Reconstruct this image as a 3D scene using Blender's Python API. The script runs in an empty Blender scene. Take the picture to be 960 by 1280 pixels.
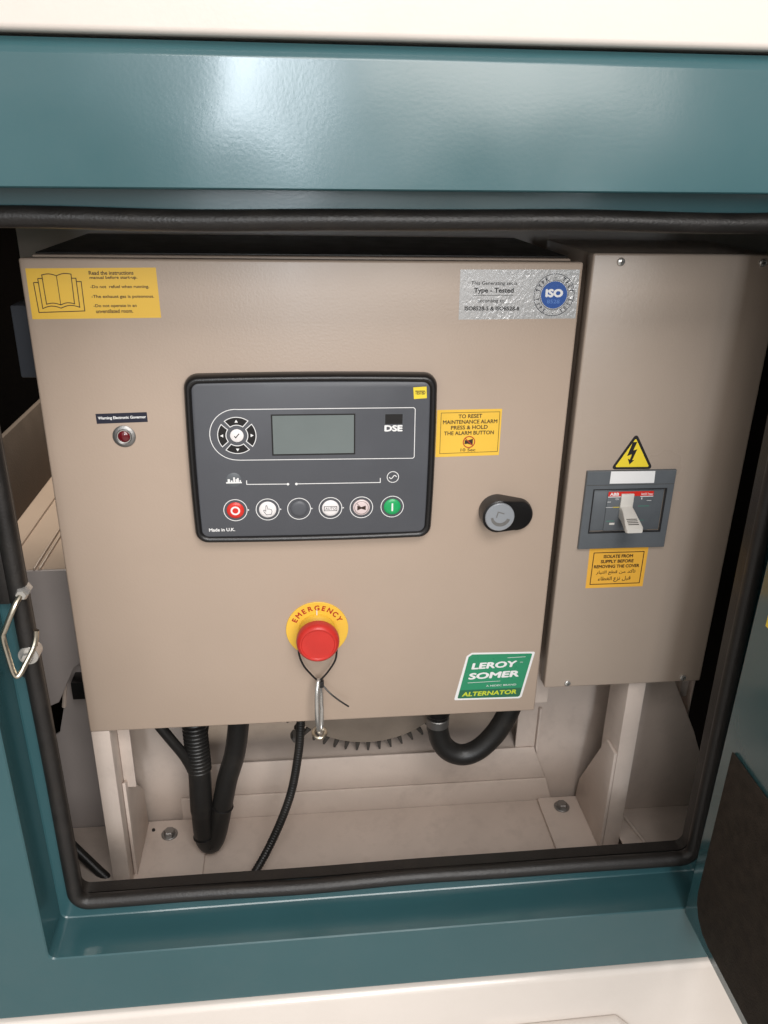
import bpy, bmesh, math, random
from mathutils import Vector, Matrix
random.seed(7)
S = bpy.context.scene
COL = S.collection
R = math.radians

# ------------------------------------------------------------------ camera
cam_d = bpy.data.cameras.new("camera")
cam = bpy.data.objects.new("camera", cam_d)
COL.objects.link(cam)
cam.location = (0.2364, -0.7564, 0.5807)
cam.rotation_euler = (1.1664, -0.0181, -0.1022)
cam_d.sensor_fit = 'VERTICAL'
cam_d.sensor_height = 24.0
cam_d.lens = 24.0 * 1020.55 / 1280.0
cam_d.clip_start = 0.01
cam_d.clip_end = 200
S.camera = cam

# ------------------------------------------------------------------ world and lamps (a workshop with window and roof light)
w = bpy.data.worlds.new("World")
S.world = w
w.use_nodes = True
bg = w.node_tree.nodes["Background"]
bg.inputs[0].default_value = (1.0, 0.97, 0.93, 1)
bg.inputs[1].default_value = 0.66


def lamp(name, loc, target, sx, sy, power, color):
    d = bpy.data.lights.new(name, 'AREA')
    d.shape = 'RECTANGLE'
    d.size, d.size_y = sx, sy
    d.energy = power
    d.color = color
    o = bpy.data.objects.new(name, d)
    COL.objects.link(o)
    o.location = loc
    o.rotation_euler = (Vector(target) - Vector(loc)).to_track_quat('-Z', 'Y').to_euler()
    return o


lamp("shutter_light", (0.2, -4.0, 1.55), (0.25, 0.0, 0.75), 4.4, 1.6, 17, (1.0, 0.97, 0.94))
lamp("key_light", (0.95, -2.6, 1.20), (0.3, 0.0, 0.2), 1.0, 0.9, 29, (1.0, 0.95, 0.90))
lamp("roof_light", (0.55, -2.1, 2.45), (0.3, 0.0, 0.0), 1.5, 1.0, 48, (1.0, 0.97, 0.95))
lamp("window_light", (0.12, -4.0, 1.13), (0.2, 0.0, 0.6), 0.36, 1.05, 36, (0.86, 0.93, 1.0))
lamp("tray_fill_lamp", (-0.02, 0.42, 0.70), (-0.07, 0.22, 0.15), 0.16, 0.16, 3.6, (1.0, 0.93, 0.82))  # unseen lamp added inside the closed canopy to brighten the side tray
S.view_settings.view_transform = 'Standard'
S.view_settings.look = 'None'
S.view_settings.exposure = 0.0
S.view_settings.gamma = 1.0
S.view_settings.use_curve_mapping = False

# ------------------------------------------------------------------ materials
MATS = {}


def mat(name, color, rough=0.5, metal=0.0, bump=0.0, bscale=300.0, coat=0.0, mott=0.0, mscale=12.0, spec=0.5, bdist=0.001,
        dirt=None, dscale=30.0, damt=0.0, dent=0.0):
    if name in MATS:
        return MATS[name]
    m = bpy.data.materials.new(name)
    m.use_nodes = True
    nt = m.node_tree
    b = nt.nodes["Principled BSDF"]
    b.inputs["Base Color"].default_value = (*color, 1)
    b.inputs["Roughness"].default_value = rough
    b.inputs["Metallic"].default_value = metal
    b.inputs["Specular IOR Level"].default_value = spec
    b.inputs["Coat Weight"].default_value = coat
    b.inputs["Coat Roughness"].default_value = 0.12
    tc = nt.nodes.new("ShaderNodeTexCoord")
    col_out = None
    if mott > 0:
        n = nt.nodes.new("ShaderNodeTexNoise")
        n.inputs["Scale"].default_value = mscale
        n.inputs["Detail"].default_value = 5
        nt.links.new(tc.outputs["Object"], n.inputs["Vector"])
        mr = nt.nodes.new("ShaderNodeMapRange")
        mr.inputs[1].default_value, mr.inputs[2].default_value = 0.3, 0.7
        mr.inputs[3].default_value, mr.inputs[4].default_value = 1 - mott, 1 + mott
        nt.links.new(n.outputs["Fac"], mr.inputs[0])
        hv = nt.nodes.new("ShaderNodeHueSaturation")
        hv.inputs["Color"].default_value = (*color, 1)
        nt.links.new(mr.outputs[0], hv.inputs["Value"])
        col_out = hv.outputs[0]
        # gloss varies a little as well
        mr2 = nt.nodes.new("ShaderNodeMapRange")
        mr2.inputs[1].default_value, mr2.inputs[2].default_value = 0.3, 0.7
        mr2.inputs[3].default_value, mr2.inputs[4].default_value = max(0.02, rough - 0.05), min(1, rough + 0.06)
        nt.links.new(n.outputs["Fac"], mr2.inputs[0])
        nt.links.new(mr2.outputs[0], b.inputs["Roughness"])
    if dirt:
        n = nt.nodes.new("ShaderNodeTexNoise")
        n.inputs["Scale"].default_value = dscale
        n.inputs["Detail"].default_value = 8
        n.inputs["Roughness"].default_value = 0.7
        nt.links.new(tc.outputs["Object"], n.inputs["Vector"])
        mr = nt.nodes.new("ShaderNodeMapRange")
        mr.inputs[1].default_value, mr.inputs[2].default_value = 0.5, 0.75
        mr.inputs[3].default_value, mr.inputs[4].default_value = 0, damt
        nt.links.new(n.outputs["Fac"], mr.inputs[0])
        mx = nt.nodes.new("ShaderNodeMix")
        mx.data_type = 'RGBA'
        nt.links.new(mr.outputs[0], mx.inputs[0])
        if col_out:
            nt.links.new(col_out, mx.inputs[6])
        else:
            mx.inputs[6].default_value = (*color, 1)
        mx.inputs[7].default_value = (*dirt, 1)
        col_out = mx.outputs[2]
    if col_out:
        nt.links.new(col_out, b.inputs["Base Color"])
    if bump > 0:
        n = nt.nodes.new("ShaderNodeTexNoise")
        n.inputs["Scale"].default_value = bscale
        n.inputs["Detail"].default_value = 2
        nt.links.new(tc.outputs["Object"], n.inputs["Vector"])
        bp = nt.nodes.new("ShaderNodeBump")
        bp.inputs["Strength"].default_value = bump
        bp.inputs["Distance"].default_value = bdist
        nt.links.new(n.outputs["Fac"], bp.inputs["Height"])
        if dent > 0:
            n3 = nt.nodes.new("ShaderNodeTexNoise")
            n3.inputs["Scale"].default_value = 7.0
            n3.inputs["Detail"].default_value = 1
            nt.links.new(tc.outputs["Object"], n3.inputs["Vector"])
            bp3 = nt.nodes.new("ShaderNodeBump")
            bp3.inputs["Strength"].default_value = dent
            bp3.inputs["Distance"].default_value = 0.004
            nt.links.new(n3.outputs["Fac"], bp3.inputs["Height"])
            nt.links.new(bp3.outputs[0], bp.inputs["Normal"])
        nt.links.new(bp.outputs[0], b.inputs["Normal"])
        if coat > 0:
            nt.links.new(bp.outputs[0], b.inputs["Coat Normal"])
    MATS[name] = m
    return m


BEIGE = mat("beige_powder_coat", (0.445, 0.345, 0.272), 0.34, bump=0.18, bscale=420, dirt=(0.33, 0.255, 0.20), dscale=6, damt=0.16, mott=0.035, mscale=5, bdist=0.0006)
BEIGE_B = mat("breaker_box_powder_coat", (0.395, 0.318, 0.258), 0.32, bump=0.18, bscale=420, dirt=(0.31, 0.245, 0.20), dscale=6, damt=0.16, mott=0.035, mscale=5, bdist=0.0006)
CREAM = mat("cream_gloss_paint", (0.71, 0.645, 0.59), 0.22, bump=0.10, bscale=300, dirt=(0.5, 0.44, 0.38), dscale=7, damt=0.14, mott=0.02, mscale=5, bdist=0.0008)
FRAME = mat("base_frame_paint", (0.60, 0.505, 0.44), 0.36, bump=0.2, bscale=350, mott=0.06, mscale=14, bdist=0.0006,
            dirt=(0.16, 0.12, 0.10), dscale=26, damt=0.2)
TEAL = mat("teal_gloss_paint", (0.033, 0.094, 0.106), 0.20, bump=0.035, bscale=420, mott=0.04, mscale=6, bdist=0.0006, coat=0.25, dent=0.8, dirt=(0.10, 0.13, 0.13), dscale=9, damt=0.10)
RUBBER = mat("black_rubber", (0.013, 0.011, 0.010), 0.45, bump=0.3, bscale=500, mott=0.15, mscale=40, dirt=(0.05, 0.04, 0.03), dscale=35, damt=0.2)
FOAM = mat("acoustic_foam", (0.036, 0.028, 0.022), 0.95, bump=0.8, bscale=450, mott=0.25, mscale=90, dirt=(0.07, 0.058, 0.048), dscale=14, damt=0.3, spec=0.15)
DARK = mat("dark_lining", (0.012, 0.010, 0.009), 0.95, bump=0.5, bscale=300, spec=0.1)
BLACKP = mat("black_plastic", (0.012, 0.011, 0.011), 0.3, bump=0.1, bscale=900, spec=0.5)
HOSE = mat("black_hose", (0.014, 0.013, 0.012), 0.42, bump=0.2, bscale=600, dirt=(0.06, 0.05, 0.04), dscale=30, damt=0.3)
GREYP = mat("module_face", (0.084, 0.087, 0.098), 0.42, bump=0.08, bscale=1500, mott=0.03, mscale=30)
LCD = mat("lcd_glass", (0.165, 0.19, 0.186), 0.16, mott=0.05, mscale=20)
GREY = mat("breaker_grey", (0.105, 0.115, 0.125), 0.42, bump=0.1, bscale=900, mott=0.04, mscale=60)
LGREY = mat("light_grey_plastic", (0.62, 0.59, 0.54), 0.38, bump=0.05, bscale=800)
WHITE = mat("white_print", (0.80, 0.79, 0.78), 0.45)
WBTN = mat("white_button", (0.80, 0.76, 0.75), 0.35, mott=0.02, mscale=80)
PINK = mat("pale_pink_button", (0.68, 0.56, 0.55), 0.35)
RED = mat("red_plastic", (0.56, 0.030, 0.022), 0.33, bump=0.05, bscale=700, mott=0.05, mscale=40)
REDB = mat("red_button", (0.65, 0.03, 0.02), 0.3)
GREENB = mat("green_button", (0.015, 0.36, 0.11), 0.3)
YELLOW = mat("yellow_sticker", (0.82, 0.50, 0.055), 0.42, bump=0.05, bscale=150, mott=0.02, mscale=20)
AMBER = mat("amber_sticker", (0.80, 0.42, 0.05), 0.42, bump=0.05, bscale=150, mott=0.03, mscale=30)
YELLOWT = mat("bright_yellow_sticker", (0.84, 0.64, 0.04), 0.4)
INK = mat("dark_brown_print", (0.035, 0.016, 0.008), 0.5)
INKK = mat("black_print", (0.012, 0.011, 0.012), 0.5)
INKR = mat("red_print", (0.42, 0.03, 0.012), 0.5)
NAVY = mat("navy_label", (0.016, 0.017, 0.032), 0.32)
BLUE = mat("blue_print", (0.02, 0.085, 0.33), 0.35)
PBLUE = mat("pale_blue_print", (0.10, 0.22, 0.55), 0.4)
LGREEN = mat("green_sticker", (0.02, 0.25, 0.12), 0.28, mott=0.03, mscale=30)
DGREEN = mat("dark_green_sticker", (0.02, 0.13, 0.065), 0.28)
LIME = mat("lime_print", (0.55, 0.62, 0.04), 0.4)
GRN2 = mat("green_print", (0.05, 0.30, 0.20), 0.4)
CHROME = mat("bright_metal", (0.62, 0.60, 0.57), 0.25, metal=0.75, bump=0.05, bscale=400)
ZINC = mat("yellow_zinc", (0.60, 0.54, 0.44), 0.3, metal=1.0, bump=0.1, bscale=500)
STEEL = mat("dull_steel", (0.30, 0.29, 0.28), 0.45, metal=0.9, bump=0.2, bscale=600)
DSTEEL = mat("dark_cast_steel", (0.075, 0.066, 0.058), 0.5, metal=0.3, bump=0.2, bscale=500)
SILVER = mat("satin_silver", (0.40, 0.42, 0.45), 0.3, metal=0.45)
LENS = mat("red_lens", (0.13, 0.008, 0.012), 0.1, coat=0.6)
BGREY = mat("blue_grey_plastic", (0.11, 0.12, 0.145), 0.4)
DISC = mat("dusty_cast_disc", (0.24, 0.195, 0.155), 0.55, bump=0.3, bscale=250, mott=0.1, mscale=25)
BROWN = mat("shaded_wall_brown", (0.085, 0.062, 0.046), 0.8, bump=0.3, bscale=400, mott=0.1, mscale=30)  # dark brown base colour carries the shade on the tray's side wall
LILAC = mat("inner_bulkhead_paint", (0.40, 0.355, 0.34), 0.4, bump=0.2, bscale=350, mott=0.05, mscale=10, bdist=0.0006)
CONC = mat("concrete_floor", (0.40, 0.375, 0.35), 0.6, mott=0.15, mscale=2)


def foil_mat():
    m = bpy.data.materials.new("crinkled_silver_foil")
    m.use_nodes = True
    nt = m.node_tree
    b = nt.nodes["Principled BSDF"]
    b.inputs["Base Color"].default_value = (0.60, 0.59, 0.585, 1)
    b.inputs["Metallic"].default_value = 0.45
    b.inputs["Roughness"].default_value = 0.24
    tc = nt.nodes.new("ShaderNodeTexCoord")
    mp = nt.nodes.new("ShaderNodeMapping")
    mp.inputs["Scale"].default_value = (1.0, 1.0, 0.7)
    mp.inputs["Rotation"].default_value = (0, R(-35), 0)
    nt.links.new(tc.outputs["Object"], mp.inputs["Vector"])
    n = nt.nodes.new("ShaderNodeTexNoise")
    n.inputs["Scale"].default_value = 290
    n.inputs["Detail"].default_value = 3
    n.inputs["Distortion"].default_value = 0.6
    nt.links.new(mp.outputs[0], n.inputs["Vector"])
    n2 = nt.nodes.new("ShaderNodeTexNoise")
    n2.inputs["Scale"].default_value = 28
    nt.links.new(tc.outputs["Object"], n2.inputs["Vector"])
    mr = nt.nodes.new("ShaderNodeMapRange")
    mr.inputs[1].default_value, mr.inputs[2].default_value = 0.35, 0.65
    mr.inputs[3].default_value, mr.inputs[4].default_value = 0.02, 0.36
    nt.links.new(n2.outputs["Fac"], mr.inputs[0])
    bp = nt.nodes.new("ShaderNodeBump")
    bp.inputs["Distance"].default_value = 0.0016
    nt.links.new(mr.outputs[0], bp.inputs["Strength"])
    nt.links.new(n.outputs["Fac"], bp.inputs["Height"])
    nt.links.new(bp.outputs[0], b.inputs["Normal"])
    return m


FOIL = foil_mat()

# ------------------------------------------------------------------ helpers
ORG = {}


def thing(name, label, cat, loc, group=None):
    o = bpy.data.objects.new(name, None)
    o.empty_display_size = 0.02
    COL.objects.link(o)
    o.location = loc
    o["label"] = label
    o["category"] = cat
    if group:
        o["group"] = group
    ORG[o.name] = Vector(loc)
    return o


def obj(name, bm, m, parent=None, smooth=True, label=None, kind=None, ang=35):
    """bm is in world metres; parent is a thing or one of its parts."""
    org = ORG[parent.name] if parent else Vector((0, 0, 0))
    bmesh.ops.translate(bm, verts=bm.verts, vec=-org)
    bmesh.ops.recalc_face_normals(bm, faces=bm.faces)
    if smooth:
        for f in bm.faces:
            f.smooth = True
        for e in bm.edges:
            if len(e.link_faces) == 2 and e.calc_face_angle(0) > R(ang):
                e.smooth = False
    me = bpy.data.meshes.new(name)
    bm.to_mesh(me)
    bm.free()
    me.materials.append(m)
    o = bpy.data.objects.new(name, me)
    COL.objects.link(o)
    if parent:
        o.parent = parent
    ORG[o.name] = org
    if label:
        o["label"] = label
    if kind:
        o["kind"] = kind
    return o


def box(x0, x1, y0, y1, z0, z1, bev=0.0, seg=2, bm=None):
    b = bmesh.new()
    vs = [b.verts.new((x, y, z)) for x in (x0, x1) for y in (y0, y1) for z in (z0, z1)]
    for f in ((0, 1, 3, 2), (4, 6, 7, 5), (0, 4, 5, 1), (2, 3, 7, 6), (0, 2, 6, 4), (1, 5, 7, 3)):
        b.faces.new([vs[i] for i in f])
    if bev:
        bmesh.ops.bevel(b, geom=list(b.edges), offset=bev, segments=seg, profile=0.5, affect='EDGES')
    return join(bm, b)


def join(bm, b):
    if bm is None:
        return b
    tmp = bpy.data.meshes.new("tmp")
    b.to_mesh(tmp)
    b.free()
    bm.from_mesh(tmp)
    bpy.data.meshes.remove(tmp)
    return bm


def prism(pts, vec, bev=0.0, bm=None, seg=2):
    b = bmesh.new()
    a = [b.verts.new(p) for p in pts]
    c = [b.verts.new(Vector(p) + Vector(vec)) for p in pts]
    n = len(a)
    b.faces.new(a)
    b.faces.new(c[::-1])
    for i in range(n):
        b.faces.new((a[i], a[(i + 1) % n], c[(i + 1) % n], c[i]))
    if bev:
        bmesh.ops.recalc_face_normals(b, faces=b.faces)
        es = [e for e in b.edges if e.calc_face_angle(0) > R(25)]
        bmesh.ops.bevel(b, geom=es, offset=bev, segments=seg, profile=0.5, affect='EDGES')
    return join(bm, b)


def loft(loops, cap0=True, cap1=True, bm=None, closed=True):
    b = bmesh.new()
    L = [[b.verts.new(p) for p in lp] for lp in loops]
    n = len(L[0])
    for i in range(len(L) - 1):
        for j in range(n if closed else n - 1):
            k = (j + 1) % n
            b.faces.new((L[i][j], L[i][k], L[i + 1][k], L[i + 1][j]))
    if cap0:
        b.faces.new(L[0])
    if cap1:
        b.faces.new(L[-1])
    return join(bm, b)


def M3(x, z, y=0.0):
    return Vector((x * 0.001, y * 0.001, z * 0.001))


def plate(poly, y0, t, bev=0.0, bm=None):
    """polygon in door-plane mm, back at y0, front at y0-t (mm)."""
    return prism([M3(x, z, y0) for x, z in poly], (0, -t * 0.001, 0), bev * 0.001, bm)


def sheet(poly, y, bm=None):
    b = bmesh.new()
    b.faces.new([b.verts.new(M3(x, z, y)) for x, z in poly])
    return join(bm, b)


def rect(x0, x1, z0, z1):
    return [(x0, z0), (x1, z0), (x1, z1), (x0, z1)]


def rrect(x0, x1, z0, z1, r, n=6, bow=0.0):
    out = []
    cx, cz = (x0 + x1) / 2, (z0 + z1) / 2
    for (px, pz, a0) in ((x1 - r, z0 + r, -90), (x1 - r, z1 - r, 0), (x0 + r, z1 - r, 90), (x0 + r, z0 + r, 180)):
        for i in range(n + 1):
            a = R(a0 + 90 * i / n)
            out.append((px + r * math.cos(a), pz + r * math.sin(a)))
    if bow:
        # subdivide the long runs and bow them outwards
        res = []
        for i, p in enumerate(out):
            q = out[(i + 1) % len(out)]
            res.append(p)
            if math.hypot(q[0] - p[0], q[1] - p[1]) > 20:
                for k in range(1, 8):
                    res.append((p[0] + (q[0] - p[0]) * k / 8, p[1] + (q[1] - p[1]) * k / 8))
        out = []
        for x, z in res:
            u, v = (x - cx) / ((x1 - x0) / 2), (z - cz) / ((z1 - z0) / 2)
            out.append((x + bow * u * (1 - v * v), z + bow * v * (1 - u * u)))
    return out


def circ(cx, cz, r, n=32, rz=None, a0=0.0):
    rz = rz or r
    return [(cx + r * math.cos(a0 + 2 * math.pi * i / n), cz + rz * math.sin(a0 + 2 * math.pi * i / n)) for i in range(n)]


def arc(cx, cz, r, a, b, n=12):
    return [(cx + r * math.cos(R(a + (b - a) * i / n)), cz + r * math.sin(R(a + (b - a) * i / n))) for i in range(n + 1)]


def lathe(cx, cz, prof, n=32, bm=None, cap0=True, cap1=True):
    """prof = [(radius mm, y mm)], axis along y."""
    return loft([[M3(x, z, y) for x, z in circ(cx, cz, r, n)] for r, y in prof], cap0, cap1, bm)


def lathe_z(cx, cy, prof, n=24, bm=None):
    """prof = [(radius mm, z mm)], axis along z, centre in mm."""
    return loft([[Vector(((cx + r * math.cos(2 * math.pi * i / n)) * .001, (cy + r * math.sin(2 * math.pi * i / n)) * .001, z * .001))
                  for i in range(n)] for r, z in prof], True, True, bm)


def ring(cx, cz, r0, r1, y, n=40, bm=None):
    return loft([[M3(x, z, y) for x, z in circ(cx, cz, r0, n)], [M3(x, z, y) for x, z in circ(cx, cz, r1, n)]], False, False, bm)


def stroke(pts, wd, y, closed=False, bm=None):
    """flat printed line of width wd (mm) along pts in the door plane."""
    n = len(pts)
    Lf, Rt = [], []
    for i, p in enumerate(pts):
        a = pts[i - 1] if (i > 0 or closed) else p
        c = pts[(i + 1) % n] if (i < n - 1 or closed) else p
        d0 = Vector((p[0] - a[0], p[1] - a[1]))
        d1 = Vector((c[0] - p[0], c[1] - p[1]))
        d0 = d0.normalized() if d0.length > 1e-9 else None
        d1 = d1.normalized() if d1.length > 1e-9 else None
        if d0 is None:
            d0 = d1
        if d1 is None:
            d1 = d0
        t = (d0 + d1)
        t = t.normalized() if t.length > 1e-6 else d1
        nn = Vector((-t.y, t.x))
        k = max(0.4, abs(nn.dot(Vector((-d1.y, d1.x)))))
        h = wd / 2 / k
        Lf.append(M3(p[0] + nn.x * h, p[1] + nn.y * h, y))
        Rt.append(M3(p[0] - nn.x * h, p[1] - nn.y * h, y))
    return loft([Lf, Rt], False, False, bm, closed)


def smooth_path(pts, n=8, closed=False):
    P = [Vector(p) for p in pts]
    out = []
    m = len(P)
    rng = m if closed else m - 1
    for i in range(rng):
        p0 = P[(i - 1) % m] if (closed or i > 0) else P[i]
        p1, p2 = P[i], P[(i + 1) % m]
        p3 = P[(i + 2) % m] if (closed or i < m - 2) else p2
        for k in range(n):
            t = k / n
            out.append(0.5 * ((2 * p1) + (-p0 + p2) * t + (2 * p0 - 5 * p1 + 4 * p2 - p3) * t * t + (-p0 + 3 * p1 - 3 * p2 + p3) * t ** 3))
    if not closed:
        out.append(P[-1])
    return out


def sweep(path, rad, n=12, closed=False, bm=None, sec=None):
    """tube along path (metres). rad is a number or a list. sec = optional section [(u, v)] scaled by 1."""
    P = [Vector(p) for p in path]
    m = len(P)
    loops = []
    up = None
    for i in range(m):
        a = P[i - 1] if (closed or i > 0) else P[i]
        c = P[(i + 1) % m] if (closed or i < m - 1) else P[i]
        t = (c - a).normalized()
        if up is None:
            up = Vector((0, -1, 0)) if abs(t.y) < 0.9 else Vector((0, 0, 1))
        up = (up - t * up.dot(t)).normalized()
        sd = t.cross(up)
        r = rad[i] if isinstance(rad, (list, tuple)) else rad
        if sec:
            loops.append([P[i] + sd * u + up * v for u, v in sec])
        else:
            loops.append([P[i] + sd * (r * math.cos(2 * math.pi * k / n)) + up * (r * math.sin(2 * math.pi * k / n)) for k in range(n)])
    if closed:
        loops.append(loops[0])
        b = loft(loops, False, False)
        bmesh.ops.remove_doubles(b, verts=b.verts, dist=1e-6)
        return join(bm, b)
    return loft(loops, True, True, bm)


_fc = [0]


def glyphs(s, bold=0.0, shear=0.0, spacing=1.0):
    """mesh of a text in its own plane -> (verts, faces) with the box normalised later."""
    cu = bpy.data.curves.new("txt", 'FONT')
    cu.body = s
    cu.size = 1.0
    cu.shear = shear
    cu.space_character = spacing
    cu.resolution_u = 3
    o = bpy.data.objects.new("txt", cu)
    COL.objects.link(o)
    bpy.context.view_layer.update()
    me = bpy.data.meshes.new_from_object(o.evaluated_get(bpy.context.evaluated_depsgraph_get()))
    vs = [v.co.copy() for v in me.vertices]
    fs = [tuple(p.vertices) for p in me.polygons]
    bpy.data.objects.remove(o)
    bpy.data.curves.remove(cu)
    bpy.data.meshes.remove(me)
    if bold > 0.005:
        # heavier strokes: the outline repeated a little to each side, every layer 0.012 mm above the last
        b0, f0 = vs, fs
        vs, fs = [], []
        for k, (dx, dy) in enumerate(((-1, 0), (1, 0), (0, 1), (0, -1), (-.7, .7), (.7, -.7))):
            i0 = len(vs)
            vs += [Vector((v.x + dx * bold, v.y + dy * bold, 0.012 * k)) for v in b0]
            fs += [tuple(i + i0 for i in f) for f in f0]
    return vs, fs


def text(s, x0, z0, x1, z1, y, m, parent, bold=0.0, shear=0.0, name="lettering", spacing=1.0, slope=0.0, bm=None, build=True):
    """lettering fitted into the rectangle x0..x1, z0..z1 (mm) at depth y."""
    vs, fs = glyphs(s, bold, shear, spacing)
    ax0, ax1 = min(v.x for v in vs), max(v.x for v in vs)
    az0, az1 = min(v.y for v in vs), max(v.y for v in vs)
    b = bmesh.new()
    V = []
    for v in vs:
        u = (v.x - ax0) / (ax1 - ax0)
        k = (v.y - az0) / (az1 - az0)
        V.append(b.verts.new(M3(x0 + u * (x1 - x0), z0 + k * (z1 - z0) + slope * u, y - v.z)))
    for f in fs:
        try:
            b.faces.new([V[i] for i in f])
        except ValueError:
            pass
    b = join(bm, b)
    if not build:
        return b
    return obj(name, b, m, parent, smooth=False)


def text_arc(s, cx, cz, r, h, a_mid, step, y, m, parent, bold=0.0, inward=False, name="lettering", wide=0.8):
    b = None
    n = len(s)
    for i, ch in enumerate(s):
        if ch == ' ':
            continue
        a = a_mid + (i - (n - 1) / 2) * (step if inward else -step)
        vs, fs = glyphs(ch, bold)
        cxm = (min(v.x for v in vs) + max(v.x for v in vs)) / 2
        q = bmesh.new()
        V = []
        k = h / 0.7
        for v in vs:
            u, t = (v.x - cxm) * k * wide, v.y * k
            rr = r + (t if not inward else -t)
            ca, sa = math.cos(R(a)), math.sin(R(a))
            tx, tz = (sa, -ca) if not inward else (-sa, ca)
            V.append(q.verts.new(M3(cx + rr * ca + u * tx, cz + rr * sa + u * tz, y - v.z)))
        for f in fs:
            q.faces.new([V[j] for j in f])
        b = join(b, q)
    return obj(name, b, m, parent, smooth=False)


def tube_part(name, pts, r, m, parent, n=12, sm=8, closed=False):
    return obj(name, sweep(smooth_path(pts, sm, closed), r, n, closed), m, parent)


# ================================================================== SETTING
gb = box(-8, 8, -8, 4, -1.02, -1.0)
g = obj("ground", gb, CONC, None, smooth=False, kind="structure")

# ================================================================== CANOPY
can = thing("generator_canopy", "teal and cream painted generator canopy round the open hatch with its black rubber seal", "generator canopy", (0.30, -0.12, 0.20))
F = -0.167   # front of the teal panel
B = -0.120   # rebate


def oloop(x0, x1, z0, z1, r, y):
    return [Vector((x, y, z)) for x, z in rrect(x0, x1, z0, z1, r, 5)]


# big outer outline with the same number of points, laid square
def square_loop(x0, x1, z0, z1, y):
    out = []
    for (x, z) in ((x1, z0), (x1, z1), (x0, z1), (x0, z0)):
        out += [Vector((x, y, z))] * 6
    return out


def panel_loft(loops):
    b = loft(loops, False, False)
    bmesh.ops.remove_doubles(b, verts=b.verts, dist=1e-6)
    bmesh.ops.dissolve_degenerate(b, edges=b.edges, dist=1e-6)
    return b


fp = panel_loft([
    square_loop(-1.2, 1.9, -0.2165, 0.6495, -0.120),
    square_loop(-1.2, 1.9, -0.2165, 0.6495, -0.1615),
    square_loop(-1.2, 1.9, -0.2160, 0.6420, F + 0.0006),
    square_loop(-1.2, 1.9, -0.2150, 0.6405, F),
    oloop(-0.0222, 0.6640, -0.1385, 0.5642, 0.008, F),
    oloop(-0.0210, 0.6630, -0.1374, 0.5632, 0.008, F + 0.0012),
    oloop(-0.0205, 0.6630, -0.1365, 0.5626, 0.008, B - 0.0012),
    oloop(-0.0193, 0.6620, -0.1355, 0.5615, 0.008, B),
    oloop(0.0000, 0.6500, -0.1095, 0.5400, 0.008, B),
    oloop(0.0004, 0.6496, -0.1090, 0.5396, 0.008, B + 0.006),
])
obj("front_panel", fp, TEAL, can, ang=20)
obj("roof_fascia", box(-1.2, 1.9, -0.171, -0.10, 0.6518, 1.25, 0.004, 3), CREAM, can)
obj("base_rail", prism([(-1.2, y, z) for y, z in ((-0.100, -0.2180), (-0.170, -0.2180), (-0.1735, -0.2225), (-0.1735, -0.95), (-0.100, -0.95))],
                       (3.1, 0, 0), 0.0015), CREAM, can)
# lifting plate in the base rail, only its top corner is in the picture
lp = prism([(x * .001, -0.1735, z * .001) for x, z in ((420, -440), (420, -286), (567, -284), (586, -304), (586, -440))], (0, -0.012, 0), 0.003)
obj("lifting_plate", lp, CREAM, can)

# rubber seal: a channel clipped on the sheet edge and a bulb in front of it
def seal_path(x0, x1, z0, z1, r, y, amp):
    pts = rrect(x0, x1, z0, z1, r, 8)
    out = []
    for i, p in enumerate(pts):
        q = pts[(i + 1) % len(pts)]
        out.append(p)
        d = math.hypot(q[0] - p[0], q[1] - p[1])
        if d > 0.05:
            k = int(d / 0.02)
            for j in range(1, k):
                t = j / k
                out.append((p[0] + (q[0] - p[0]) * t, p[1] + (q[1] - p[1]) * t))
    res = []
    for x, z in out:
        s = amp * (math.sin(x * 17 + 1.2) * 0.6 + math.sin(x * 31 + z * 23) * 0.4)
        res.append(Vector((x + s * 0.4, y + s * 0.5, z + s)))
    return res


sl = obj("rubber_seal", sweep(seal_path(-0.0005, 0.6485, -0.1095, 0.5420, 0.014, -0.1265, 0.0011), 0.0076, 14, True), RUBBER, can)
obj("seal_channel", sweep(seal_path(-0.0040, 0.6505, -0.1115, 0.5420, 0.014, -0.1115, 0.0004), 0.0, 4, True,
    sec=[(0.0048, 0.006), (-0.0048, 0.006), (-0.0048, -0.007), (0.0048, -0.007)]), RUBBER, sl)
obj("strike_pad", box(-0.0195, -0.0075, -0.1290, -0.1195, 0.236, 0.555, 0.002), RUBBER, can)
obj("plug_hole", lathe(-7, 163, [(5, -119.5), (5, -123.5), (4, -124.5)], 16), BLACKP, can)
# inside of the canopy
lb = box(-0.75, 1.25, -0.098, 1.0, -0.32, 0.80)
for f in list(lb.faces):
    if f.calc_center_median().y < -0.09:
        lb.faces.remove(f)
obj("inner_lining", lb, DARK, can, smooth=False)
can.rotation_euler = (0, -0.007, 0)

# ================================================================== OPEN DOOR
dr = thing("canopy_door", "teal canopy door swung open at the right with black foam panel inside", "door", (0.6290, -0.170, 0.20))
obj("door_skin", box(0.6290, 0.6640, -0.85, -0.170, -0.137, 0.56, 0.003, 3), TEAL, dr)
fo = []
for y, z in ([(-0.189, 0.0875), (-0.189, -0.088)] + [(-0.224 + 0.035 * math.cos(R(a)), -0.087 + 0.035 * math.sin(R(a))) for a in (360, 338, 315, 292, 270)][1:] + [(-0.80, -0.122), (-0.80, 0.0875)]):
    fo.append((0.6288, y, z))
obj("foam_panel", prism(fo, (-0.002, 0, 0), 0.0006), FOAM, dr)
obj("door_tag", box(0.6272, 0.6289, -0.215, -0.1925, 0.224, 0.235), YELLOWT, dr)
dr.rotation_euler = (0, 0.010, R(-0.4))

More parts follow.
